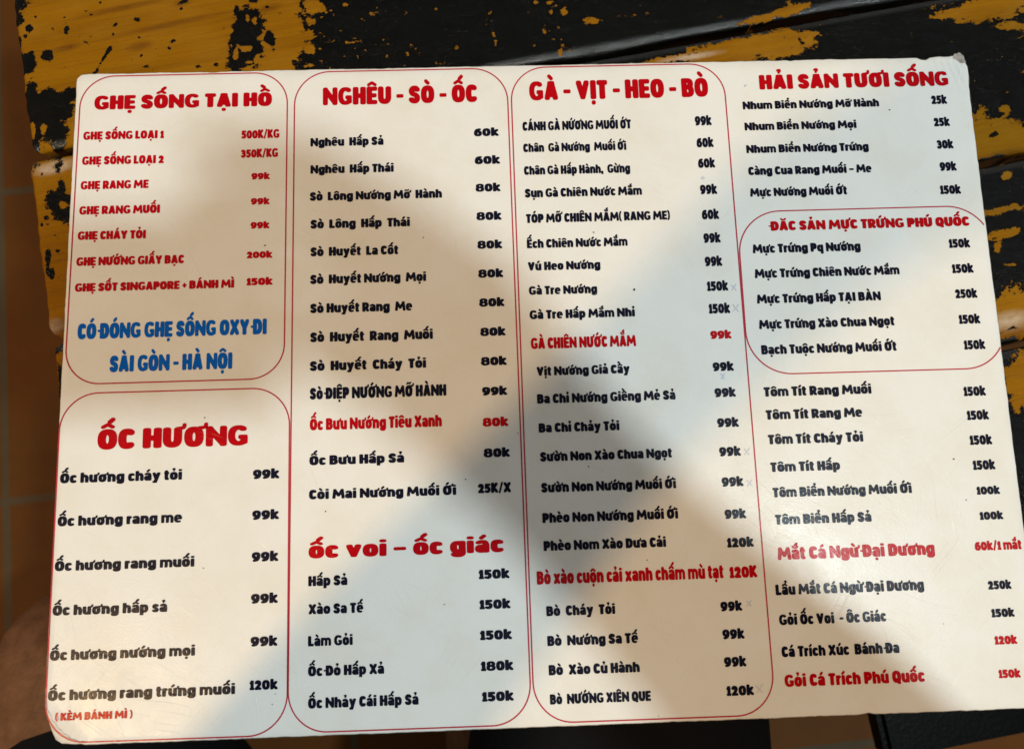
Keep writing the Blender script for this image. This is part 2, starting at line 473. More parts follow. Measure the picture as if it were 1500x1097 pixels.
def box(name, c, half, mat, parent=None, rot=0.0, ploc=(0, 0, 0), bev=0.003):
    bm = bmesh.new()
    bmesh.ops.create_cube(bm, size=2.0)
    for v in bm.verts:
        v.co = Vector((v.co.x * half[0], v.co.y * half[1], v.co.z * half[2]))
    bmesh.ops.bevel(bm, geom=bm.edges[:], offset=bev, segments=2, affect='EDGES')
    bm.transform(Matrix.Translation(Vector(c) - Vector(ploc)) @ Matrix.Rotation(rot, 4, 'Z'))
    me = bpy.data.meshes.new(name)
    bm.to_mesh(me); bm.free()
    return link(name, me, mat, parent)
def tp(s, t, z):
    P = E1 * s + E2 * t
    return (P[0], P[1], z)
for s in (0.12, 0.62):
    box('cross_bar', tp(s, 0.213, TZ - 0.0375), (0.02, 0.205, 0.017), M['dark_wood'], table, ANG, TLOC)
    for t in (0.05, 0.38):
        box('leg', tp(s, t, (TZ - 0.0552 + FZ) / 2), (0.02, 0.02, (TZ - 0.0552 - FZ) / 2), M['dark_wood'], table, ANG, TLOC)

# ------------------------------------------------------------------ lettering: a heavy soft-cornered hand-cut alphabet, drawn as strokes
def arc(cx, cy, rx, ry, a0, a1, n=22, p=2.35):
    out = []
    for i in range(n + 1):
        a = math.radians(a0 + (a1 - a0) * i / n)
        c, s = math.cos(a), math.sin(a)
        out.append((cx + rx * math.copysign(abs(c) ** (2 / p), c), cy + ry * math.copysign(abs(s) ** (2 / p), s)))
    return out
def smooth(pts, n=8):
    P = [pts[0]] + list(pts) + [pts[-1]]
    out = []
    for i in range(1, len(P) - 2):
        p0, p1, p2, p3 = [np.array(q) for q in P[i - 1:i + 3]]
        for k in range(n):
            t = k / n
            q = 0.5 * (2 * p1 + (p2 - p0) * t + (2 * p0 - 5 * p1 + 4 * p2 - p3) * t * t + (3 * p1 - p0 - 3 * p2 + p3) * t ** 3)
            out.append(tuple(q))
    out.append(tuple(pts[-1]))
    return out
O_ = lambda: arc(.5, .5, .5, .5, 0, 360, 48)
CAPS = {
 'A': (.80, [[(.02, 0), (.42, 1)], [(.58, 1), (.98, 0)], [(.25, .20), (.75, .20)], [(.42, 1), (.58, 1)]]),
 'B': (.70, [[(0, 0), (0, 1)], [(0, 1), (.45, 1)] + arc(.45, .77, .47, .23, 90, -90, 12) + [(0, .54)], [(.4, .54)] + arc(.48, .27, .52, .27, 90, -90, 12) + [(0, 0)]]),
 'C': (.66, [arc(.56, .5, .56, .5, 52, 308, 30)]),
 'D': (.73, [[(0, 0), (0, 1)], [(0, 1), (.35, 1)] + arc(.35, .5, .65, .5, 90, -90, 22) + [(0, 0)]]),
 'E': (.60, [[(0, 0), (0, 1)], [(0, 1), (1, 1)], [(0, .5), (.88, .5)], [(0, 0), (1, 0)]]),
 'F': (.58, [[(0, 0), (0, 1)], [(0, 1), (1, 1)], [(0, .48), (.88, .48)]]),
 'G': (.80, [arc(.54, .5, .54, .5, 54, 300, 34), [(.97, .10), (.97, .38)], [(.80, .40), (.97, .40)], arc(.54, .5, .54, .5, 300, 318, 4)]),
 'H': (.73, [[(0, 0), (0, 1)], [(1, 0), (1, 1)], [(0, .5), (1, .5)]]),
 'I': (.37, [[(.5, 0), (.5, 1)]]),
 'J': (.50, [[(1, 1), (1, .3)] + arc(.5, .3, .5, .3, 0, -160, 12)]),
 'K': (.72, [[(0, 0), (0, 1)], [(.92, 1), (.25, .5)], [(.25, .52), (1, 0)]]),
 'L': (.56, [[(0, 1), (0, 0), (1, 0)]]),
 'M': (1.04, [[(0, 0), (.10, 1)], [(.10, 1), (.5, .28)], [(.5, .28), (.90, 1)], [(.90, 1), (1, 0)]]),
 'N': (.84, [[(0, 0), (0, 1)], [(0, 1), (1, 0)], [(1, 0), (1, 1)]]),
 'O': (.77, [O_()]),
 'P': (.68, [[(0, 0), (0, 1)], [(0, 1), (.45, 1)] + arc(.45, .68, .55, .32, 90, -90, 16) + [(0, .36)]]),
 'Q': (.77, [O_(), [(.60, .18), (.95, -.14)]]),
 'R': (.71, [[(0, 0), (0, 1)], [(0, 1), (.45, 1)] + arc(.45, .70, .50, .30, 90, -90, 16) + [(0, .40)], [(.50, .40), (1, 0)]]),
 'S': (.66, [smooth([(.95, .86), (.70, .99), (.30, .98), (.04, .78), (.22, .57), (.75, .44), (.96, .22), (.70, .01), (.28, .01), (.02, .13)])]),
 'T': (.66, [[(0, 1), (1, 1)], [(.5, 1), (.5, 0)]]),
 'U': (.74, [[(0, 1), (0, .42)] + arc(.5, .42, .5, .42, 180, 360, 20) + [(1, 1)]]),
 'V': (.78, [[(.02, 1), (.5, 0)], [(.98, 1), (.5, 0)]]),
 'X': (.76, [[(.02, 1), (.98, 0)], [(.98, 1), (.02, 0)]]),
 'Y': (.76, [[(.02, 1), (.5, .42)], [(.98, 1), (.5, .42)], [(.5, .45), (.5, 0)]]),
 'Z': (.62, [[(0, 1), (1, 1), (0, 0), (1, 0)]]),
 '0': (.70, [O_()]),
 '1': (.46, [[(.72, 0), (.72, 1)], [(.0, .80), (.72, 1)], [(.15, 0), (1.2, 0)]]),
 '2': (.62, [smooth([(.03, .80), (.25, .98), (.65, .98), (.92, .76), (.75, .46), (.10, .02)]), [(.05, 0), (1, 0)]]),
 '3': (.62, [smooth([(.05, .92), (.45, 1.0), (.88, .80), (.72, .55), (.40, .53)]), smooth([(.40, .53), (.80, .50), (.98, .26), (.70, .02), (.30, 0), (.02, .08)])]),
 '5': (.62, [[(.92, 1), (.12, 1), (.08, .56)], smooth([(.08, .58), (.50, .62), (.92, .45), (.90, .15), (.50, 0), (.02, .06)])]),
 '6': (.68, [arc(.5, .32, .5, .32, 0, 360, 34), smooth([(.0, .32), (.08, .66), (.35, .92), (.80, 1.0)])]),
 '8': (.76, [arc(.5, .77, .44, .23, 0, 360, 34), arc(.5, .27, .5, .27, 0, 360, 34)]),
 '9': (.68, [arc(.5, .68, .5, .32, 0, 360, 34), smooth([(1.0, .68), (.92, .34), (.65, .08), (.20, 0)])]),
 '-': (.44, [[(0, .42), (1, .42)]]),
 '–': (.58, [[(0, .42), (1, .42)]]),
 '+': (.50, [[(0, .42), (1, .42)], [(.5, .20), (.5, .64)]]),
 '/': (.50, [[(.0, -.06), (1, 1.06)]]),
 '(': (.34, [smooth([(1, 1.08), (.1, .78), (.1, .22), (1, -.08)])]),
 ')': (.34, [smooth([(0, 1.08), (.9, .78), (.9, .22), (0, -.08)])]),
 ',': (.30, [[(.6, .02), (.3, -.16)]]),
 '.': (.30, [[(.5, 0), (.5, .02)]]),
}
AT = 1.36                                        # ascender of the small letters, in x-heights of centre line
LOW = {
 'a': (.62, [smooth([(.08, .90), (.35, 1.0), (.75, .96), (.96, .70), (.97, .4), (.97, 0)]), arc(.42, .27, .42, .27, 0, 360, 26)]),
 'b': (.67, [[(0, 0), (0, AT)], arc(.5, .5, .5, .5, 0, 360, 36)]),
 'c': (.56, [arc(.56, .5, .56, .5, 52, 308, 28)]),
 'd': (.67, [[(1, 0), (1, AT)], arc(.5, .5, .5, .5, 0, 360, 36)]),
 'e': (.65, [[(.05, .51), (.98, .51)] + arc(.5, .5, .5, .5, 4, 296, 34)]),
 'g': (.67, [arc(.5, .5, .5, .5, 0, 360, 36), [(1, 1), (1, .0)] + arc(.5, -.05, .5, .34, 0, -145, 16)]),
 'h': (.66, [[(0, 0), (0, AT)], arc(.5, .48, .5, .52, 160, 0, 18) + [(1, 0)]]),
 'i': (.345, [[(.5, 0), (.5, 1)]]),
 'k': (.67, [[(0, 0), (0, AT)], [(.92, 1), (.25, .48)], [(.25, .52), (1, 0)]]),
 'l': (.345, [[(.5, 0), (.5, AT)]]),
 'm': (.99, [[(0, 0), (0, 1)], arc(.26, .5, .26, .5, 155, 0, 14) + [(.5, 0)], arc(.75, .5, .25, .5, 155, 0, 14) + [(1, 0)]]),
 'n': (.66, [[(0, 0), (0, 1)], arc(.5, .48, .5, .52, 160, 0, 18) + [(1, 0)]]),
 'o': (.66, [O_()]),
 'p': (.67, [[(0, 1), (0, -.42)], arc(.5, .5, .5, .5, 0, 360, 36)]),
 'q': (.67, [[(1, 1), (1, -.42)], arc(.5, .5, .5, .5, 0, 360, 36)]),
 'r': (.48, [[(0, 0), (0, 1)], smooth([(.05, .62), (.35, .92), (.75, 1.0), (1, .95)])]),
 's': (.55, [smooth([(.92, .86), (.65, .99), (.28, .98), (.06, .77), (.25, .57), (.72, .44), (.94, .22), (.68, .01), (.28, .01), (.02, .12)])]),
 't': (.48, [[(.30, 1.30), (.30, .25)] + arc(.72, .25, .42, .25, 180, 285, 10), [(0, 1), (.95, 1)]]),
 'u': (.66, [[(0, 1), (0, .45)] + arc(.5, .48, .5, .48, 190, 345, 16), [(1, 1), (1, 0)]]),
 'v': (.68, [[(.02, 1), (.5, 0)], [(.98, 1), (.5, 0)]]),
 'x': (.66, [[(.02, 1), (.98, 0)], [(.98, 1), (.02, 0)]]),
 'y': (.68, [[(.02, 1), (.5, .05)], [(.98, 1), (.5, .02), (.30, -.42), (.08, -.42)]]),
}
XH = 0.80
GL = {}
def glyph(ch, fat):
    key = (ch, fat)
    if key in GL:
        return GL[key]
    d = unicodedata.normalize('NFD', ch)
    base, marks = d[0], list(d[1:])
    bar = base in 'Đđ'
    if base == 'Đ': base = 'D'
    digit = base.isdigit()
    if base in LOW:
        w, strokes = LOW[base]; top = XH; rx, ry = 0.150, 0.104
    else:
        w, strokes = CAPS.get(base, CAPS['-']); top = 0.92 if digit else 1.0; rx, ry = 0.163, 0.124
        if digit: rx, ry = 0.152, 0.112
        if base in '-–+': rx, ry = 0.10, 0.095
        if base in '/()': rx, ry = 0.095, 0.075
        if base in 'ESKXRBGM': ry *= 0.92; rx *= 0.96
    if base not in 'IilJ-–+/(),.tr1T': w += 0.065
    if base in 'mM': w += 0.05
    if base in 'HhnuU': w += 0.02
    if base in ('m', 'M', 'N'): rx *= 0.86
    if base in 'eas': ry *= 0.84; rx *= 0.93
    if base == 'G': rx *= 0.90; ry *= 0.92
    if base in '8': ry *= 0.86; rx *= 0.95
    rx += fat; ry += fat * 0.6
    segs = []                                     # (points, rx, ry, exponent)
    def place(pts): return [(rx + x * (w - 2 * rx), ry + y * (top - 2 * ry)) for x, y in pts]
    for s in strokes:
        diag = len(s) == 2 and abs(s[0][0] - s[1][0]) > .15 and abs(s[0][1] - s[1][1]) > .15
        k = 0.90 if diag else 1.0
        segs.append((place(s), rx * k, ry * (k if not diag else 0.95), 3.2 if len(s) <= 3 else 2.5))
    cx = w / 2
    if base in ('a', 'd'): cx = w * .5
    ar = 0.102 + fat * 0.7
    y0 = top + 0.06
    if bar:
        segs.append(([(-.13, .5), (.30, .5)], .06, .072, 3.0))
    has = lambda c: c in marks
    y1 = y0
    dx = 0.0
    if has('\u0302'):
        segs.append(([(cx - .20, y0 + .04), (cx - .02, y0 + .15), (cx + .02, y0 + .15), (cx + .20, y0 + .04)], ar * .85, ar * .72, 2.4)); y1 = y0 + .215; dx = .12
    if has('\u0306'):
        segs.append((smooth([(cx - .19, y0 + .17), (cx - .1, y0 + .07), (cx + .1, y0 + .07), (cx + .19, y0 + .17)]), ar * .80, ar * .68, 2.4)); y1 = y0 + .19; dx = .06
    if has('\u031b'):
        segs.append((smooth([(w - rx * 1.0, top - .07), (w + .05, top - .03), (w + .09, top + .10)]), ar * .78, ar * .74, 2.4))
    if has('\u0301'):
        segs.append(([(cx + dx - .04, y1 + .07), (cx + dx + .085, y1 + .19)], ar * .95, ar * .86, 2.3))
    if has('\u0300'):
        if dx: dx = -.08
        segs.append(([(cx + dx + .03, y1 + .07), (cx + dx - .095, y1 + .19)], ar * .95, ar * .86, 2.3))
    if has('\u0309'):
        if dx: y1 -= .03
        segs.append((smooth([(cx + dx - .08, y1 + .22), (cx + dx + .03, y1 + .26), (cx + dx + .08, y1 + .19), (cx + dx + .0, y1 + .12), (cx + dx, y1 + .06)]), ar * .68, ar * .62, 2.3))
    if has('\u0303'):
        segs.append((smooth([(cx - .20, y1 + .05), (cx - .09, y1 + .15), (cx + .08, y1 + .07), (cx + .20, y1 + .17)]), ar * .72, ar * .62, 2.3))
    if has('\u0323'):
        segs.append(([(cx, -.17), (cx, -.171)], ar * 1.15, ar * 1.05, 2.2))
    if base == 'i' and not marks or (base == 'i' and marks == ['\u0323']):
        segs.append(([(cx, top + .155), (cx, top + .165)], rx * 1.0, .098, 2.6))
    # union as a distance field, outlined by marching squares
    pts = np.array([q for s in segs for q in s[0]])
    x0, x1 = pts[:, 0].min() - .22, pts[:, 0].max() + .22
    ya, yb = pts[:, 1].min() - .22, pts[:, 1].max() + .22
    h = 0.021
    gx = np.arange(x0, x1, h); gy = np.arange(ya, yb, h)
    X, Y = np.meshgrid(gx, gy)
    F = np.full(X.shape, 9.0)
    for P, a, b, e in segs:
        P = np.array(P)
        smp = []
        for p, q in zip(P[:-1], P[1:]):
            n = max(1, int(np.hypot(*(q - p)) / 0.02))
            smp += [p + (q - p) * i / n for i in range(n)]
        smp.append(P[-1])
        for p in smp:
            F = np.minimum(F, (np.abs((X - p[0]) / a) ** e + np.abs((Y - p[1]) / b) ** e) ** (1 / e) - 1)
    F = np.where(np.abs(F) < 1e-6, 1e-6, F)
    # contours
    edges = {}
    ny, nx = F.shape
    ins = F < 0
    cell = ins[:-1, :-1].astype(int) + ins[:-1, 1:] * 2 + ins[1:, 1:] * 4 + ins[1:, :-1] * 8
    TAB = {1: [(3, 0)], 2: [(0, 1)], 3: [(3, 1)], 4: [(1, 2)], 5: [(3, 0), (1, 2)], 6: [(0, 2)], 7: [(3, 2)], 8: [(2, 3)], 9: [(2, 0)], 10: [(0, 1), (2, 3)], 11: [(2, 1)], 12: [(1, 3)], 13: [(1, 0)], 14: [(0, 3)]}
    vid, vco, eds = {}, [], []
    def ev(j, i, e):
        if e == 0: k = ('h', j, i)
        elif e == 1: k = ('v', j, i + 1)
        elif e == 2: k = ('h', j + 1, i)
        else: k = ('v', j, i)
        if k not in vid:
            t, jj, ii = k
            if t == 'h':
                a, b = F[jj, ii], F[jj, ii + 1]; f = a / (a - b); vco.append((gx[ii] + f * h, gy[jj]))
            else:
                a, b = F[jj, ii], F[jj + 1, ii]; f = a / (a - b); vco.append((gx[ii], gy[jj] + f * h))
            vid[k] = len(vco) - 1
        return vid[k]
    for j, i in zip(*np.nonzero((cell > 0) & (cell < 15))):
        for a, b in TAB[int(cell[j, i])]:
            eds.append((ev(j, i, a), ev(j, i, b)))
    r = delaunay_2d_cdt([Vector(v) for v in vco], eds, [], 0, 1e-7)
    V2, T2 = r[0], r[2]
    tris = []
    for t in T2:
        c = sum((Vector(V2[k]) for k in t), Vector((0, 0))) / len(t)
        fi, fj = (c.x - x0) / h, (c.y - ya) / h
        i, j = min(max(int(fi), 0), nx - 2), min(max(int(fj), 0), ny - 2)
        u, v = fi - i, fj - j
        val = F[j, i] * (1 - u) * (1 - v) + F[j, i + 1] * u * (1 - v) + F[j + 1, i] * (1 - u) * v + F[j + 1, i + 1] * u * v
        if val < 0.02:
            tris.append(tuple(t))
    GL[key] = (w, np.array([(v.x, v.y) for v in V2]), tris)
    return GL[key]

GAP, SPACE = 0.036, 0.28
INK_Z = 0.00016
def lettering(text, fat):
    x = 0.0
    V, T = [], []
    n = 0
    for ch in text:
        if ch == ' ':
            x += SPACE; continue
        w, v, t = glyph(ch, fat)
        if ch in 'ƠƯƯớờợởỡứừựửữơưỚỜỢỞỠỨỪỰỬỮ': pass
        V.append(v + np.array([x, 0])); T += [tuple(k + n for k in tr) for tr in t]
        n += len(v)
        x += w + GAP
        if 'LATIN' in unicodedata.name(ch) and '\u031b' in unicodedata.normalize('NFD', ch): x += 0.05
    return x - GAP, np.concatenate(V), T

# ------------------------------------------------------------------ the menu
menu = empty('restaurant_menu', (0.21, 0.1485, 0))
tag(menu, 'white laminated seafood menu with red and navy Vietnamese lettering, lying on the slatted table', 'menu')
MLOC = np.array([0.21, 0.1485, 0.0])
MW, MH = 0.42, 0.297

def put_text(kind, text, xl, yl, xr, h, mat, fat=0.0, label=None):
    a = at(xl, yl); b = at(xr, yl - (xr - xl) * 0.022)
    top = at(xl, yl - h)
    size = (top - a)[1]
    w, V, T = lettering(text, fat)
    k = (b[0] - a[0]) / w
    # a printed line keeps its own width-to-height ratio, as set by the printer
    P = np.stack([a[0] + V[:, 0] * k, a[1] + V[:, 1] * size + (V[:, 0] * k) * 0.0, np.full(len(V), INK_Z)], 1) - MLOC
    o = mesh(kind, P, T, mat, menu)
    if label: o['label'] = label
    return o

N_, R_, B_ = M['navy'], M['red'], M['blue']
HEAD = [
 ('GHẸ SỐNG TẠI HỒ', 138, 161.5, 398.4, 20.5, R_), ('ỐC HƯƠNG', 142.4, 659, 363.4, 30, R_),
 ('NGHÊU - SÒ - ỐC', 473, 155, 699.6, 26, R_), ('ốc voi – ốc giác', 452, 818, 738.7, 23.5, R_),
 ('GÀ - VỊT - HEO - BÒ', 775.7, 148, 1038, 28, R_), ('HẢI SẢN TƯƠI SỐNG', 1112.8, 132, 1390, 21.5, R_),
 ('ĐĂC SẢN MỰC TRỨNG PHÚ QUỐC', 1129.4, 338.5, 1420.6, 14, R_),
]
NOTE = [('CÓ ĐÓNG GHẸ SỐNG OXY ĐI', 113.3, 497.3, 390.7, 23, B_), ('SÀI GÒN - HÀ NỘI', 160.3, 545.3, 340.2, 24, B_),
        ('( KÈM BÁNH MÌ )', 80.7, 1055.4, 194, 11.5, R_)]
ITEM = [
 ('GHẸ SỐNG LOẠI 1', 122, 205.6, 240, 12, R_), ('GHẸ SỐNG LOẠI 2', 120.2, 242.2, 240, 12.3, R_), ('GHẸ RANG ME', 118.1, 278.2, 217.7, 12.3, R_),
 ('GHẸ RANG MUỐI', 116.1, 315, 234.3, 12.3, R_), ('GHẸ CHÁY TỎI', 113.8, 352, 213.6, 12.5, R_), ('GHẸ NƯỚNG GIẤY BẠC', 111.8, 390, 269.5, 12.6, R_),
 ('GHẸ SỐT SINGAPORE + BÁNH MÌ', 109.7, 427.8, 343, 12.3, R_),
 ('Ốc hương cháy tỏi', 87.8, 708, 266.7, 14.8, N_), ('Ốc hương rang me', 84.2, 771, 266.7, 15, N_), ('Ốc hương rang muối', 80.1, 836.5, 284.8, 15, N_),
 ('Ốc hương hấp sả', 76.9, 901.6, 245, 15.2, N_), ('Ốc hương nướng mọi', 73, 967.5, 285.6, 15.4, N_), ('Ốc hương rang trứng muối', 70, 1026.3, 344.4, 15.6, N_),
 ('Nghêu  Hấp Sả', 454.8, 215.2, 562, 12.3, N_), ('Nghêu  Hấp Thái', 454.8, 255, 576.9, 12.4, N_), ('Sò  Lông Nướng Mỡ  Hành', 453.9, 294.7, 647.5, 12.6, N_),
 ('Sò  Lông  Hấp  Thái', 454.8, 335.4, 600.6, 12.9, N_), ('Sò  Huyết  La Cốt', 454.8, 376, 583.5, 13.2, N_), ('Sò  Huyết Nướng  Mọi', 454.4, 416.4, 624.3, 13.4, N_),
 ('Sò Huyết Rang  Me', 454.4, 459, 603.9, 13.8, N_), ('Sò  Huyết  Rang  Muối', 454.4, 501.5, 634.2, 14.2, N_), ('Sò  Huyết  Cháy  Tỏi', 453.9, 543.6, 624.3, 14.2, N_),
 ('Sò ĐIỆP NƯỚNG MỠ HÀNH', 453.9, 585.4, 653.9, 17, N_), ('Ốc Bưu Nướng Tiêu Xanh', 453.9, 630.5, 647.3, 17.2, R_), ('Ốc Bưu Hấp Sả', 453.2, 681.6, 592.3, 14, N_),
 ('Còi Mai Nướng Muối Ới', 452.7, 731.5, 668.6, 14.2, N_),
 ('Hấp Sả', 451.6, 858.5, 509.1, 15, N_), ('Xào Sa Tế', 452, 899.6, 532.4, 15, N_), ('Làm Gỏi', 451.3, 946.4, 516.9, 15.2, N_), ('Ốc Đỏ Hấp Xả', 451.3, 990.4, 563, 15.4, N_),
 ('Ốc Nhảy Cái Hấp Sả', 451.3, 1037.5, 613.5, 15.8, N_),
 ('CÁNH GÀ NỨƠNG MUỐI ỚT', 765.6, 192.4, 924.5, 13.4, N_), ('Chân  Gà Nướng  Muối Ới', 766.6, 223.6, 917.7, 12.6, N_), ('Chân Gà Hấp Hành,  Gừng', 767.8, 256.8, 923.3, 12.8, N_),
 ('Sụn Gà Chiên Nước Mắm', 769, 290, 940.5, 12.9, N_), ('TÓP MỠ CHIÊN MẮM( RANG ME)', 770.8, 327.2, 981.6, 13.2, N_), ('Ếch Chiên Nước Mắm', 772, 364.1, 919.5, 12.9, N_),
 ('Vú Heo Nướng', 773.4, 396.8, 879.7, 12.6, N_), ('Gà Tre Nướng', 774.9, 432.3, 875, 12.6, N_), ('Gà Tre Hấp Mắm Nhỉ', 776, 467.9, 930.4, 13, N_),
 ('GÀ CHIÊN NƯỚC MẮM', 777.8, 511.5, 932, 16.4, R_), ('Vịt Nướng Giả Cầy', 786.2, 550.6, 922.7, 13.2, N_), ('Ba Chỉ Nướng Giềng Mẻ Sả', 786.9, 591.2, 989.9, 13.8, N_),
 ('Ba Chỉ Chảy Tỏi', 789.3, 633.6, 907.7, 13.6, N_), ('Sườn Non Xào Chua Ngọt', 791.3, 676, 984.8, 13.8, N_), ('Sườn Non Nướng Muối Ới', 792.9, 721.4, 990.7, 14.2, N_),
 ('Phèo Non Nướng Muối Ới', 794.7, 765.8, 993.7, 14.5, N_), ('Phèo Nom Xào Dưa Cải', 796.5, 806.7, 976, 14.5, N_), ('Bò xào cuộn cải xanh chấm mù tạt', 786.6, 856, 1060.5, 19.5, R_),
 ('Bò  Cháy  Tỏi', 800.5, 902.2, 901.4, 14.8, N_), ('Bò  Nướng Sa Tế', 802, 946, 935, 15, N_), ('Bò  Xào Củ Hành', 804, 988.8, 937.4, 15.2, N_), ('Bò  NƯỚNG XIÊN QUE', 805.9, 1031.5, 953.8, 15, N_),
 ('Nhum Biển Nướng Mỡ Hành', 1088.3, 161, 1288, 11.6, N_), ('Nhum Biển Nướng Mọi', 1091, 191.8, 1255, 11.6, N_), ('Nhum Biển Nướng Trứng', 1093.6, 225, 1272.8, 11.8, N_),
 ('Càng Cua Rang Muối – Me', 1096.5, 257.2, 1277, 12.2, N_), ('Mực Nướng Muối Ớt', 1099.2, 288.7, 1241.3, 12.4, N_),
 ('Mực Trứng Pq Nướng', 1103, 371.4, 1261, 13, N_), ('Mực Trứng Chiên Nước Mắm', 1106, 407.8, 1318, 13.2, N_), ('Mực Trứng Hấp TẠI BÀN', 1109.2, 445, 1290.7, 13.2, N_),
 ('Mực Trứng Xào Chua Ngọt', 1112.3, 482.3, 1310.8, 13.4, N_), ('Bạch Tuộc Nướng Muối Ớt', 1115.6, 519.5, 1314, 13.8, N_),
 ('Tôm Tít Rang Muối', 1119.2, 581.2, 1277, 14, N_), ('Tôm Tít Rang Me', 1122.2, 614.8, 1263.5, 14, N_), ('Tôm Tít Cháy Tỏi', 1125.5, 651, 1265, 14.2, N_), ('Tôm Tít Hấp', 1129, 691.3, 1231, 14, N_),
 ('Tôm Biển Nướng Muối Ới', 1132.4, 728.5, 1336.2, 14.2, N_), ('Tôm Biển Hấp Sả', 1136, 768.4, 1277.2, 14.6, N_), ('Mắt Cá Ngừ Đại Dương', 1139.6, 820, 1370, 18.5, R_),
 ('Lẩu Mắt Cá Ngừ Đại Dương', 1136.4, 871.5, 1354.2, 15.6, N_), ('Gỏi Ốc Voi  - Ôc Giác', 1141.7, 915.4, 1298.8, 15.6, N_), ('Cá Trích Xúc  Bánh Đa', 1145.3, 962.2, 1318.2, 15.8, N_),
 ('Gỏi Cá Trích Phú Quốc', 1149.8, 1005.8, 1355.4, 18, R_),
]
PRICE = [
 ('500K/KG', 353.7, 203.8, 409.4, 13, R_), ('350K/KG', 353, 231.7, 407.3, 13, R_), ('99k', 368.3, 263.6, 395.3, 10.4, R_), ('99k', 367.5, 300.3, 395, 10.4, R_), ('99k', 367, 335.5, 394.8, 10.6, R_),
 ('200k', 361.4, 378.8, 398.9, 10.6, R_), ('150k', 361, 418.4, 399.4, 11.6, R_),
 ('99k', 370.6, 701.7, 409.4, 15, N_), ('99k', 369.5, 761.4, 408.9, 15, N_), ('99k', 368.8, 822.7, 408, 15.4, N_), ('99k', 367.7, 884, 407.2, 15.6, N_), ('99k', 367, 946.7, 406.7, 15.6, N_), ('120k', 365.4, 1010.5, 407, 15.6, N_),
 ('60k', 694.4, 200.4, 730.9, 12.6, N_), ('60k', 695.6, 241.2, 732.8, 12.8, N_), ('80k', 696.8, 281.5, 733.5, 12.8, N_), ('80k', 698, 323.2, 735, 13, N_), ('80k', 699.4, 365, 736, 13, N_),
 ('80k', 700.6, 407.3, 737.5, 13.2, N_), ('80k', 702, 449.7, 739.2, 13.4, N_), ('80k', 703.6, 492.6, 740.9, 13.4, N_), ('80k', 704.6, 535.7, 742.5, 13.6, N_), ('99k', 706.3, 579.5, 743.2, 13.6, N_),
 ('80k', 707.2, 625, 744.9, 14, R_), ('80k', 708.6, 670, 747.3, 14.2, N_), ('25K/X', 700.3, 722.3, 748.7, 15, N_),
 ('150k', 701.2, 848.1, 746.8, 15, N_), ('150k', 702.3, 892.2, 748.3, 15, N_), ('150k', 703.2, 937.3, 750.4, 15.2, N_), ('180k', 704.4, 982.6, 752.4, 15.4, N_), ('150k', 706, 1027.3, 753, 15.4, N_),
 ('99k', 1018.3, 184.6, 1042.7, 15, N_), ('60k', 1020.8, 216.6, 1045.6, 15, N_), ('60k', 1023, 246.6, 1047.8, 15, N_), ('99k', 1026, 285.2, 1050.8, 15.2, N_), ('60k', 1028.6, 321.9, 1053.7, 15.4, N_),
 ('99k', 1031, 356.3, 1055.9, 15.4, N_), ('99k', 1033, 390.5, 1058.3, 15.4, N_), ('150k', 1036, 426.7, 1067, 15.4, N_), ('150k', 1038.6, 459.7, 1069.9, 15.6, N_), ('99k', 1041, 496.8, 1071.9, 13, R_),
 ('99k', 1044.5, 544, 1075.3, 14.2, N_), ('99k', 1047.2, 582, 1078.2, 14.4, N_), ('99k', 1051, 626, 1082.6, 14.5, N_), ('99k', 1054, 668.5, 1085.6, 14.8, N_), ('99k', 1057.6, 712.9, 1089.5, 15, N_),
 ('99k', 1061.9, 760, 1093.3, 15, N_), ('120k', 1065.2, 801.8, 1104.5, 15.2, N_), ('120K', 1068.8, 846.6, 1109.6, 18, R_), ('99k', 1055.7, 895.2, 1087.6, 15.4, N_), ('99k', 1058.5, 936, 1090.9, 15.6, N_),
 ('99k', 1061, 976.6, 1093.7, 15.8, N_), ('120k', 1064.3, 1018.9, 1104.8, 15.8, N_),
 ('25k', 1364.8, 153.2, 1387.5, 13.6, N_), ('25k', 1368.5, 185.7, 1391.7, 13.6, N_), ('30k', 1373, 218.5, 1397, 13.8, N_), ('99k', 1377.3, 251, 1401.6, 14, N_), ('150k', 1377.6, 285, 1408, 14, N_),
 ('150k', 1390.4, 363.6, 1421.4, 14.2, N_), ('150k', 1395, 400.6, 1426.5, 14.4, N_), ('250k', 1399.9, 437.3, 1432, 14.4, N_), ('150k', 1405, 474.8, 1436.3, 14.6, N_), ('150k', 1412.5, 512.3, 1443.8, 14.8, N_),
 ('150k', 1412, 580.4, 1444.5, 15, N_), ('150k', 1416.9, 615.4, 1449, 15, N_), ('150k', 1421, 651.8, 1453.8, 15.2, N_), ('150k', 1425.6, 688.4, 1458.4, 15.2, N_), ('100k', 1431, 724.5, 1465.2, 12.8, N_), ('100k', 1435.5, 761.4, 1470, 12.8, N_),
 ('60k/1 mắt', 1428.5, 806.4, 1497, 14, R_), ('250k', 1447.8, 863.3, 1482, 13.8, N_), ('150k', 1452.6, 904, 1486.6, 13.6, N_), ('120k', 1457.4, 943.8, 1490.5, 13.6, R_), ('150k', 1463.3, 993, 1495.5, 13.6, R_),
]
for a in HEAD: put_text('heading', *a, fat=0.016, label='blue lettering' if a[5] is B_ else None)
for a in NOTE: put_text('note', *a, fat=0.010, label='blue lettering' if a[5] is B_ else None)
for a in ITEM: put_text('dish_name', *a, fat=0.014, label='dish name in red lettering' if a[5] is R_ else None)
for a in PRICE: put_text('price', *a, fat=0.014, label='price in red lettering' if a[5] is R_ else None)

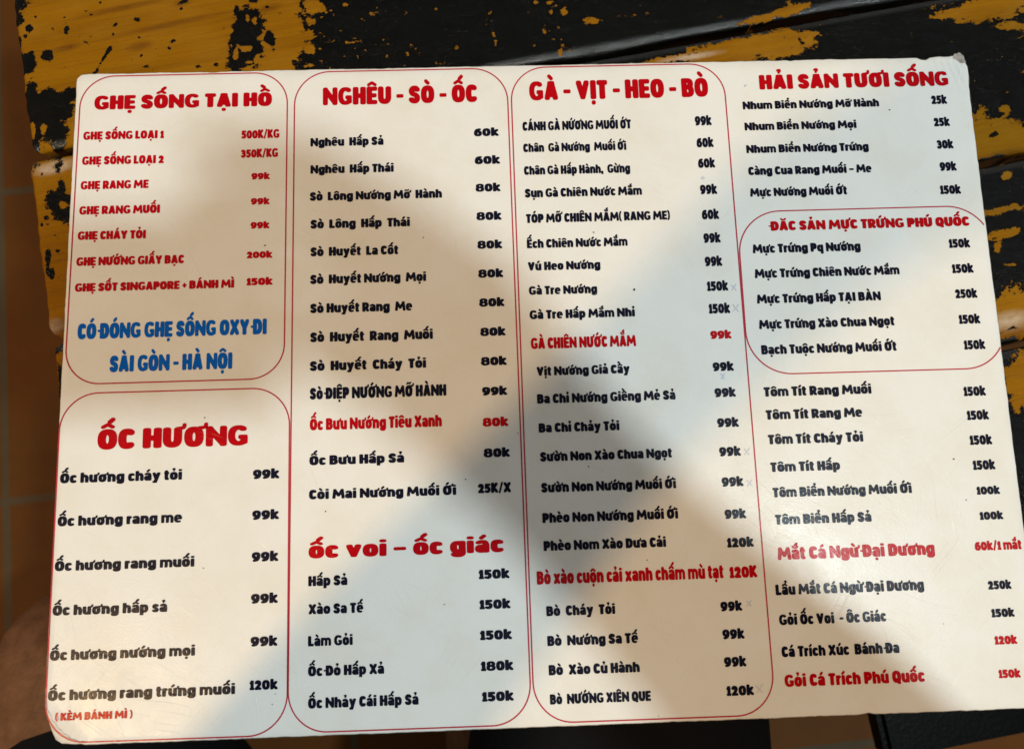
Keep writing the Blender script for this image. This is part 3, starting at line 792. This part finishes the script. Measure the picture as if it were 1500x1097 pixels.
# red rounded borders ---------------------------------------------------------
def ribbon(pts, width, z, closed):
    P = np.array(pts)
    n = len(P)
    V, F = [], []
    for i in range(n):
        a = P[i - 1] if (closed or i) else P[i]
        b = P[(i + 1) % n] if (closed or i < n - 1) else P[i]
        t = (b - a) / (np.linalg.norm(b - a) + 1e-9)
        nrm = np.array([-t[1], t[0]])
        V += [(*(P[i] + nrm * width / 2), z), (*(P[i] - nrm * width / 2), z)]
    m_ = n if closed else n - 1
    for i in range(m_):
        j = (i + 1) % n
        F.append((2 * i, 2 * i + 1, 2 * j + 1, 2 * j))
    return np.array(V), F

def rounded(tl, tr, br, bl, r):
    """rounded quadrilateral through four corners given in the menu's plane"""
    C4 = [np.array(c[:2]) for c in (tl, tr, br, bl)]
    out = []
    for i in range(4):
        p, a, b = C4[i], C4[i - 1], C4[(i + 1) % 4]
        u = (a - p) / np.linalg.norm(a - p); v = (b - p) / np.linalg.norm(b - p)
        for k in range(15):
            t = k / 14 * math.pi / 2
            out.append(p + u * r * (1 - math.sin(t)) + v * r * (1 - math.cos(t)))
    return out
def border(c, r, closed=True, w=0.00058):
    pts = rounded(*[at(*q) for q in c], r)
    dens = []
    for i in range(len(pts)):
        a, b = pts[i], pts[(i + 1) % len(pts)]
        n = max(1, int(np.linalg.norm(b - a) / 0.01))
        dens += [a + (b - a) * k / n for k in range(n)]
    dens = [p for p in dens if 0.0003 < p[0] < MW - 0.0004 and 0.0006 < p[1] < MH - 0.0006]
    gaps = [np.linalg.norm(dens[(i + 1) % len(dens)] - dens[i]) for i in range(len(dens))]
    k = int(np.argmax(gaps))
    if gaps[k] > 0.02:
        dens = dens[k + 1:] + dens[:k + 1]; closed = False
    V, F = ribbon(dens, w, INK_Z * 0.8, closed)
    mesh('panel_border', V - MLOC, F, M['line'], menu)
border([(119.5, 113), (421.5, 106.5), (416, 554), (94, 563.5)], 0.0155)
border([(89.6, 577), (424.5, 567.5), (420.5, 1076), (64.2, 1088.5)], 0.0165)
border([(432, 106.6), (742, 100.2), (779, 1060.5), (421.6, 1073.5)], 0.0165)
border([(747.5, 100.0), (1058.5, 93.4), (1136.5, 1046.2), (783, 1059.2)], 0.0165)
border([(1079, 311), (1447, 301), (1479, 538.5), (1097, 549.2)], 0.0200)

# ballpoint ticks -------------------------------------------------------------
for (x, y, k) in [(1075, 421, 4.2), (1078, 451, 4.4), (1094, 661, 4.6), (1098, 707, 4), (1097, 883, 3.6), (1112, 1008, 5), (1059, 551, 3.4)]:
    V, F, n = [], [], 0
    for seg in ([(-1, -1), (-.1, .1), (.9, 1.1)], [(.9, -1.2), (.1, .0), (-.8, 1.2)]):
        q = [at(x + a * k * random.uniform(.8, 1.2), y + b * k * random.uniform(.8, 1.2))[:2] for a, b in seg]
        v, f = ribbon(q, 0.00042, INK_Z * (1.2 if n == 0 else 1.35), False)
        V.append(v); F += [tuple(i + n for i in t) for t in f]; n += len(v)
    mesh('pen_mark', np.concatenate(V) - MLOC, F, M['pen'], menu)

# crumbs of dirt and ballpoint smudges on the laminate
M['grime'] = simple('dried_sauce', (0.045, 0.035, 0.03), 0.6, 0.4, 900, 0.1)
for (x, y, k, mt) in [(929, 424.5, 2.0, 'grime'), (477, 749, 1.3, 'grime'), (1303, 161.5, 1.3, 'grime'), (1397, 672, 1.6, 'grime'), (682, 702, 1.2, 'grime'), (620, 348, 1.3, 'grime'), (862, 683, 1.2, 'grime'),
                      (1092, 126, 2.4, 'pen'), (1030, 261, 2.6, 'pen'), (300, 612, 1.3, 'grime'), (388, 360, 1.5, 'grime'), (651, 885, 1.1, 'grime'), (948, 820, 1.0, 'grime'), (399, 1031, 1.1, 'grime')]:
    r_ = random.Random(x)
    ring = [(x + k * r_.uniform(.55, 1.25) * math.cos(a * .7854), y + k * r_.uniform(.4, 1.1) * math.sin(a * .7854)) for a in range(8)]
    V = np.array([(*at(*q)[:2], INK_Z * 1.5) for q in ring] + [(*at(x, y)[:2], INK_Z * 2.2)]) - MLOC
    mesh('smudge' if mt == 'pen' else 'dirt_speck', V, [(8, i, (i + 1) % 8) if False else (8, (i + 1) % 8, i) for i in range(8)], M[mt], menu)

# sheet -----------------------------------------------------------------------
def sheet():
    rj = np.random.default_rng(3)
    out = []
    def edge(a, b, n):
        for i in range(n):
            t = i / n
            out.append([a[0] + (b[0] - a[0]) * t, a[1] + (b[1] - a[1]) * t])
    # start bottom-left, go counter-clockwise
    edge((0.006, 0), (MW, 0), 180)
    edge((MW, 0), (MW, MH - 0.006), 120)
    edge((MW, MH - 0.006), (MW - 0.0015, MH - 0.0030), 4)
    edge((MW - 0.0015, MH - 0.0030), (MW - 0.0040, MH - 0.0005), 5)
    edge((MW - 0.0040, MH - 0.0005), (0.004, MH), 190)
    out += [[0.004 - 0.004 * math.sin(a), MH - 0.004 + 0.004 * math.cos(a)] for a in np.linspace(0.2, 1.5, 5)]
    edge((0, MH - 0.0042), (0, 0.022), 120)
    out += [[-0.0002, 0.021], [0.0004, 0.014], [0.0010, 0.009], [0.0016, 0.005], [0.0030, 0.0012]]
    o = np.array(out)
    # worn, slightly frayed outline
    for f, a in ((60, .00004), (170, .00004), (410, .00004)):
        o += a * np.stack([np.sin(o[:, 1] * f + a * 1e5), np.sin(o[:, 0] * f * 1.3)], 1)
    o += rj.normal(size=o.shape) * 0.00005
    for nx, dep, wd in ((at(1353, 84)[0], 0.0016, 0.0018), (at(193, 107)[0], 0.0003, .002), (at(560, 99)[0], 0.0003, .0016), (at(1157, 87)[0], .0004, .0012), (at(311, 105)[0], .0005, .003)):
        top = o[:, 1] > MH - 0.004
        o[:, 1] -= np.where(top, dep * np.exp(-((o[:, 0] - nx) / wd) ** 2), 0)
    nx = at(1270, 1045)[0]
    bot = o[:, 1] < 0.003
    o[:, 1] += np.where(bot, 0.0007 * np.exp(-((o[:, 0] - nx) / .0015) ** 2), 0)
    n = len(o)
    cen = o.mean(0)
    def inset(d):
        q = o.copy()
        t = np.roll(o, -1, 0) - np.roll(o, 1, 0)
        t /= np.linalg.norm(t, axis=1)[:, None] + 1e-9
        return o + np.stack([-t[:, 1], t[:, 0]], 1) * d
    i1 = inset(0.00035)
    grid = [(x, y) for x in np.arange(0.003, MW - .002, 0.006) for y in np.arange(0.003, MH - .002, 0.006)]
    fine = [(x, y) for x in np.arange(MW - 0.022, MW - .0015, 0.0011) for y in np.arange(MH - 0.022, MH - .0015, 0.0011)]
    fine += [(x, y) for x in np.arange(0.002, 0.020, 0.0012) for y in np.arange(.0015, 0.020, 0.0012)]
    def inside(p, q):
        a, b = q, np.roll(q, -1, 0)
        c = ((a[:, 1] > p[1]) != (b[:, 1] > p[1])) & (p[0] < (b[:, 0] - a[:, 0]) * (p[1] - a[:, 1]) / (b[:, 1] - a[:, 1] + 1e-15) + a[:, 0])
        return c.sum() % 2 == 1
    lim = inset(0.0010)
    pts = [Vector(p) for p in i1] + [Vector(p) for p in grid + fine if inside(p, lim)]
    r = delaunay_2d_cdt(pts, [(i, (i + 1) % n) for i in range(n)], [], 1, 1e-6)
    def lift(x, y):
        z = 0.0
        d = ((x - (MW - 0.012)) + (y - (MH - 0.012))) / 1.414
        if d > 0: z += 0.16 * d * d / 0.02 + 0.0003 * math.sin(x * 2100 + y * 700) * min(1, d / .004)
        d = ((0.010 - x) + (0.012 - y)) / 1.414
        if d > 0: z += -0.6 * d * d / 0.02 + 0.00035 * math.sin(x * 1500 - y * 900) * min(1, d / .003)
        return z
    V = [(v.x, v.y, lift(v.x, v.y)) for v in r[0]]
    F = [tuple(f) for f in r[2]]
    orig = r[3]
    first = {}
    for k, lst in enumerate(orig):
        for q in lst:
            if q < n: first[q] = k
    b = len(V)
    rim = [(p[0], p[1], lift(*p) - 0.0003) for p in o]
    low = [(p[0], p[1], lift(*p) - 0.0011) for p in o]
    V += rim + low
    F2 = []
    for i in range(n):
        j = (i + 1) % n
        F2.append((first[i], b + i, b + j, first[j]))
        F2.append((b + i, b + n + i, b + n + j, b + j))
    F2.append(tuple(b + n + i for i in range(n))[::-1])
    so = mesh('sheet', np.array(V) - MLOC, F + F2, M['paper'], menu, False)
    so.data.materials.append(M['card'])
    bm = bmesh.new(); bm.from_mesh(so.data)
    bmesh.ops.recalc_face_normals(bm, faces=bm.faces)
    bm.to_mesh(so.data); bm.free()
    for p in so.data.polygons:
        if p.index >= len(F):
            p.material_index = 1
        else:
            p.use_smooth = True
    return lift
lift = sheet()

# torn laminate on the upper right corner: bare card with a ragged lower edge
def torn(pts, name, label, mat):
    q = [np.array(at(*p)[:2]) for p in pts]
    V = []
    for i in range(len(q)):
        a, b2 = q[i], q[(i + 1) % len(q)]
        for k in range(5):
            p = a + (b2 - a) * k / 5
            V.append(p + rng.normal(size=2) * 0.00012)
    xy = np.array(V)
    inn = xy.mean(0) + (xy - xy.mean(0)) * 0.55
    n = len(xy)
    P = [(p[0], p[1], lift(*p) + 0.00020) for p in xy] + [(p[0], p[1], lift(*p) + 0.00045) for p in inn]
    F = [(i, (i + 1) % n, n + (i + 1) % n, n + i) for i in range(n)] + [tuple(n + i for i in range(n))]
    o = mesh(name, np.array(P) - MLOC, F, mat, menu)
    o['label'] = label
torn([(1394, 82.5), (1401, 81.0), (1408, 84.5), (1413, 94), (1408, 95.5), (1400, 91), (1394, 86.5)], 'torn_corner', 'bare brown card where the corner laminate is torn', M['card'])

# ------------------------------------------------------------------ low stool at the lower right
stool = empty('wooden_stool', (0.56, 0.03, FZ))
tag(stool, 'black painted wooden stool, mostly hidden under the lower right of the menu', 'stool')
SL = (0.56, 0.03, FZ)
sa = math.radians(8.4)
sx = np.array([math.cos(sa), math.sin(sa)]); sy = np.array([-math.sin(sa), math.cos(sa)])
corner = np.array([0.437, -0.077])
def sp(u, v, z): 
    p = corner + sx * u + sy * v
    return (p[0], p[1], z)
for i in range(3):
    box('seat_slat', sp(0.13, 0.028 + 0.060 * i, -0.212), (0.13, 0.0285, 0.011), M['dark_wood'], stool, sa, SL, 0.004)
for u in (0.03, 0.23):
    for v in (0.03, 0.15):
        box('leg', sp(u, v, (-0.2235 + FZ) / 2), (0.016, 0.016, (-0.2235 - FZ) / 2), M['dark_wood'], stool, sa, SL)

# ------------------------------------------------------------------ the photographer: seated behind the menu, phone in both hands
def skin_mesh(name, nodes, edges, mat, parent=None, sub=2, root=0):
    me = bpy.data.meshes.new(name + '_skeleton')
    me.from_pydata([n[0] for n in nodes], edges, [])
    o = bpy.data.objects.new(name + '_skeleton', me)
    COL.objects.link(o)
    md = o.modifiers.new('s', 'SKIN'); md.use_smooth_shade = True
    lay = me.skin_vertices[0].data if me.skin_vertices else None
    if lay is None:
        bm = bmesh.new(); bm.from_mesh(me); bm.verts.layers.skin.verify(); bm.to_mesh(me); bm.free()
        lay = me.skin_vertices[0].data
    for i, n in enumerate(nodes):
        r = n[1] if isinstance(n[1], tuple) else (n[1], n[1])
        lay[i].radius = r
        lay[i].use_root = (i == root)
    ms = o.modifiers.new('u', 'SUBSURF'); ms.levels = sub; ms.render_levels = sub
    dg = bpy.context.evaluated_depsgraph_get()
    ev = o.evaluated_get(dg)
    nm = bpy.data.meshes.new_from_object(ev)
    bpy.data.objects.remove(o)
    bpy.data.meshes.remove(me)
    nm.name = name
    nm.materials.clear()
    if parent is not None:
        nm.transform(Matrix.Translation(-parent.location))
    r = link(name, nm, mat, parent, True)
    return r

nodes, edges = [], []
def nd(p, r, link_to=None):
    nodes.append((tuple(p), r))
    if link_to is not None: edges.append((link_to, len(nodes) - 1))
    return len(nodes) - 1
pel = nd((.13, -.46, -.13), .105)
wai = nd((.15, -.45, .05), .100, pel)
che = nd((.17, -.42, .25), .115, wai)
upp = nd((.175, -.40, .36), .085, che)
nec = nd((.18, -.37, .44), .045, upp)
jaw = nd((.182, -.335, .505), .060, nec)
hea = nd((.185, -.335, .575), .076, jaw)
crn = nd((.187, -.335, .630), .055, hea)
nos = nd((.184, -.255, .545), .012, hea)
# legs
for side in (-1, 1):
    if side < 0:
        hip, mid, kne, shi, ank, heel, toe = (.045, -.43, -.165), (-.03, -.20, -.190), (-.098, .020, -.222), (-.085, -.03, -.33), (-.075, -.07, -.43), (-.075, -.10, -.45), (-.085, .06, -.457)
    else:
        hip, mid, kne, shi, ank, heel, toe = (.215, -.44, -.165), (.245, -.18, -.185), (.27, .05, -.215), (.22, -.05, -.33), (.17, -.15, -.43), (.168, -.185, -.45), (.160, -.03, -.457)
    a = nd(hip, .088, pel); b = nd(mid, .078, a); c = nd(kne, .060, b); d_ = nd(shi, .052, c); e_ = nd(ank, .034, d_); nd(heel, .026, e_); f_ = nd(toe, (.036, .022), e_)
# arms and hands
ARM = {
 -1: [(.01, -.40, .345), (-.085, -.18, .165), (.000, -.05, .245), (.052, .034, .318), (.086, .074, .352), (.118, .102, .374)],
  1: [(.34, -.40, .345), (.492, -.13, .215), (.416, -.02, .272), (.362, .055, .332), (.342, .094, .362), (.326, .124, .380)],
}
for side in (-1, 1):
    sh, el, fo, wr, pa, kn = [np.array(q) for q in ARM[side]]
    a = nd(sh, .055, upp); a2 = nd((sh + el) / 2, .047, a); b = nd(el, .046, a2); c = nd(fo, .044, b); d_ = nd(wr, .029, c)
    e_ = nd(pa, (.034, .022), d_); f_ = nd(kn, (.036, .018), e_)
    inx = np.array([-side, 0, 0.0])
    fwd = (kn - wr); fwd /= np.linalg.norm(fwd)
    for k in range(4):                                       # four fingers laid along the phone's edge
        off = fwd * 0.006 + np.array([0, 0.018 - 0.014 * k, 0.012 - 0.004 * k])
        base = kn + off * 1.2
        L = (0.036, 0.040, 0.037, 0.029)[k]
        p1 = base + fwd * L * 0.45 + inx * 0.010
        p2 = p1 + inx * L * 0.55 + np.array([0, 0.004, 0.004])
        p3 = p2 + inx * L * 0.5 + np.array([0, -0.001, 0.0])
        g = nd(base, .0095, f_); g = nd(p1, .0090, g); g = nd(p2, .0082, g); nd(p3, .0070, g)
    tb = pa + inx * 0.022 + np.array([0, -0.006, 0.010])
    g = nd(tb, .012, e_); g = nd(tb + inx * 0.018 + np.array([0, 0.012, 0.012]), .0105, g); nd(tb + inx * 0.034 + np.array([0, 0.024, 0.016]), .0085, g)
person = empty('person', (0.13, -0.46, FZ))
tag(person, 'seated person in black shorts, bare knee left of the menu and thigh below it', 'person')
body = skin_mesh('body', nodes, edges, M['skin'], person)

def clothing(name, chain_list, mat):
    ns, es = [], []
    for chain in chain_list:
        prev = None
        for p, r in chain:
            hit = next((i for i, q in enumerate(ns) if q[0] == tuple(p)), None)
            if hit is None:
                ns.append((tuple(p), r)); hit = len(ns) - 1
            if prev is not None: es.append((prev, hit))
            prev = hit
    return skin_mesh(name, ns, es, mat, person)
clothing('shorts', [[((.15, -.45, .0), .118), ((.13, -.46, -.13), .125), ((.045, -.43, -.165), .108), ((-.02, -.19, -.188), .128), ((-.094, -.008, -.219), .092)],
                    [((.13, -.46, -.13), .125), ((.215, -.44, -.165), .108), ((.25, -.18, -.180), .108), ((.266, -.02, -.200), .100), ((.272, .06, -.21), .092)]], M['shorts'])
clothing('shirt', [[((.14, -.455, -.04), .122), ((.15, -.45, .05), .116), ((.17, -.42, .25), .130), ((.175, -.40, .36), .095)],
                   [((.175, -.40, .36), .095), ((.01, -.40, .345), .068), ((-.036, -.29, .255), .062)],
                   [((.175, -.40, .36), .095), ((.34, -.40, .345), .068), ((.416, -.265, .28), .062)]], M['shirt'])
hair = skin_mesh('hair', [((.186, -.365, .56), .062), ((.187, -.350, .615), .074), ((.188, -.325, .650), .056)], [(0, 1), (1, 2)], M['shorts'], person)

# phone: held level with the lens, its back to the menu
def slab(name, cx, cy, hw, hh, r, z0, z1, mat, parent=None, n=8):
    ring = []
    for qx, qy, a0 in ((1, 1, 0), (-1, 1, 90), (-1, -1, 180), (1, -1, 270)):
        for k in range(n + 1):
            a = math.radians(a0 + 90 * k / n)
            ring.append((cx + qx * (hw - r) + r * math.cos(a), cy + qy * (hh - r) + r * math.sin(a)))
    c = len(ring)
    e = min(0.0008, (z1 - z0) * 0.3)
    def shrink(p, d): return (p[0] - d * (p[0] - cx) / hw, p[1] - d * (p[1] - cy) / hh)
    V = [(*shrink(p, e), z0) for p in ring] + [(*p, z0 + e) for p in ring] + [(*p, z1 - e) for p in ring] + [(*shrink(p, e), z1) for p in ring]
    F = [tuple(range(c))[::-1], tuple(range(3 * c, 4 * c))]
    F += [(l * c + i, l * c + (i + 1) % c, (l + 1) * c + (i + 1) % c, (l + 1) * c + i) for l in range(3) for i in range(c)]
    return mesh(name, V, F, mat, parent)
phone = empty('phone', (0, 0, 0))
phone.matrix_world = Matrix.Translation((0.222, 0.115, 0.3855)) @ Matrix.Rotation(0.16, 4, 'X')
slab('casing', 0, 0, 0.063, 0.034, 0.009, -0.004, 0.0038, M['phone'], phone)
slab('screen', 0, 0, 0.060, 0.031, 0.007, 0.0038, 0.0044, M['phone'], phone)
slab('lens', -0.030, -0.0225, 0.006, 0.006, 0.0059, -0.0054, -0.0041, M['phone'], phone)
tag(phone, 'slim black phone held level above the menu in both hands', 'phone')
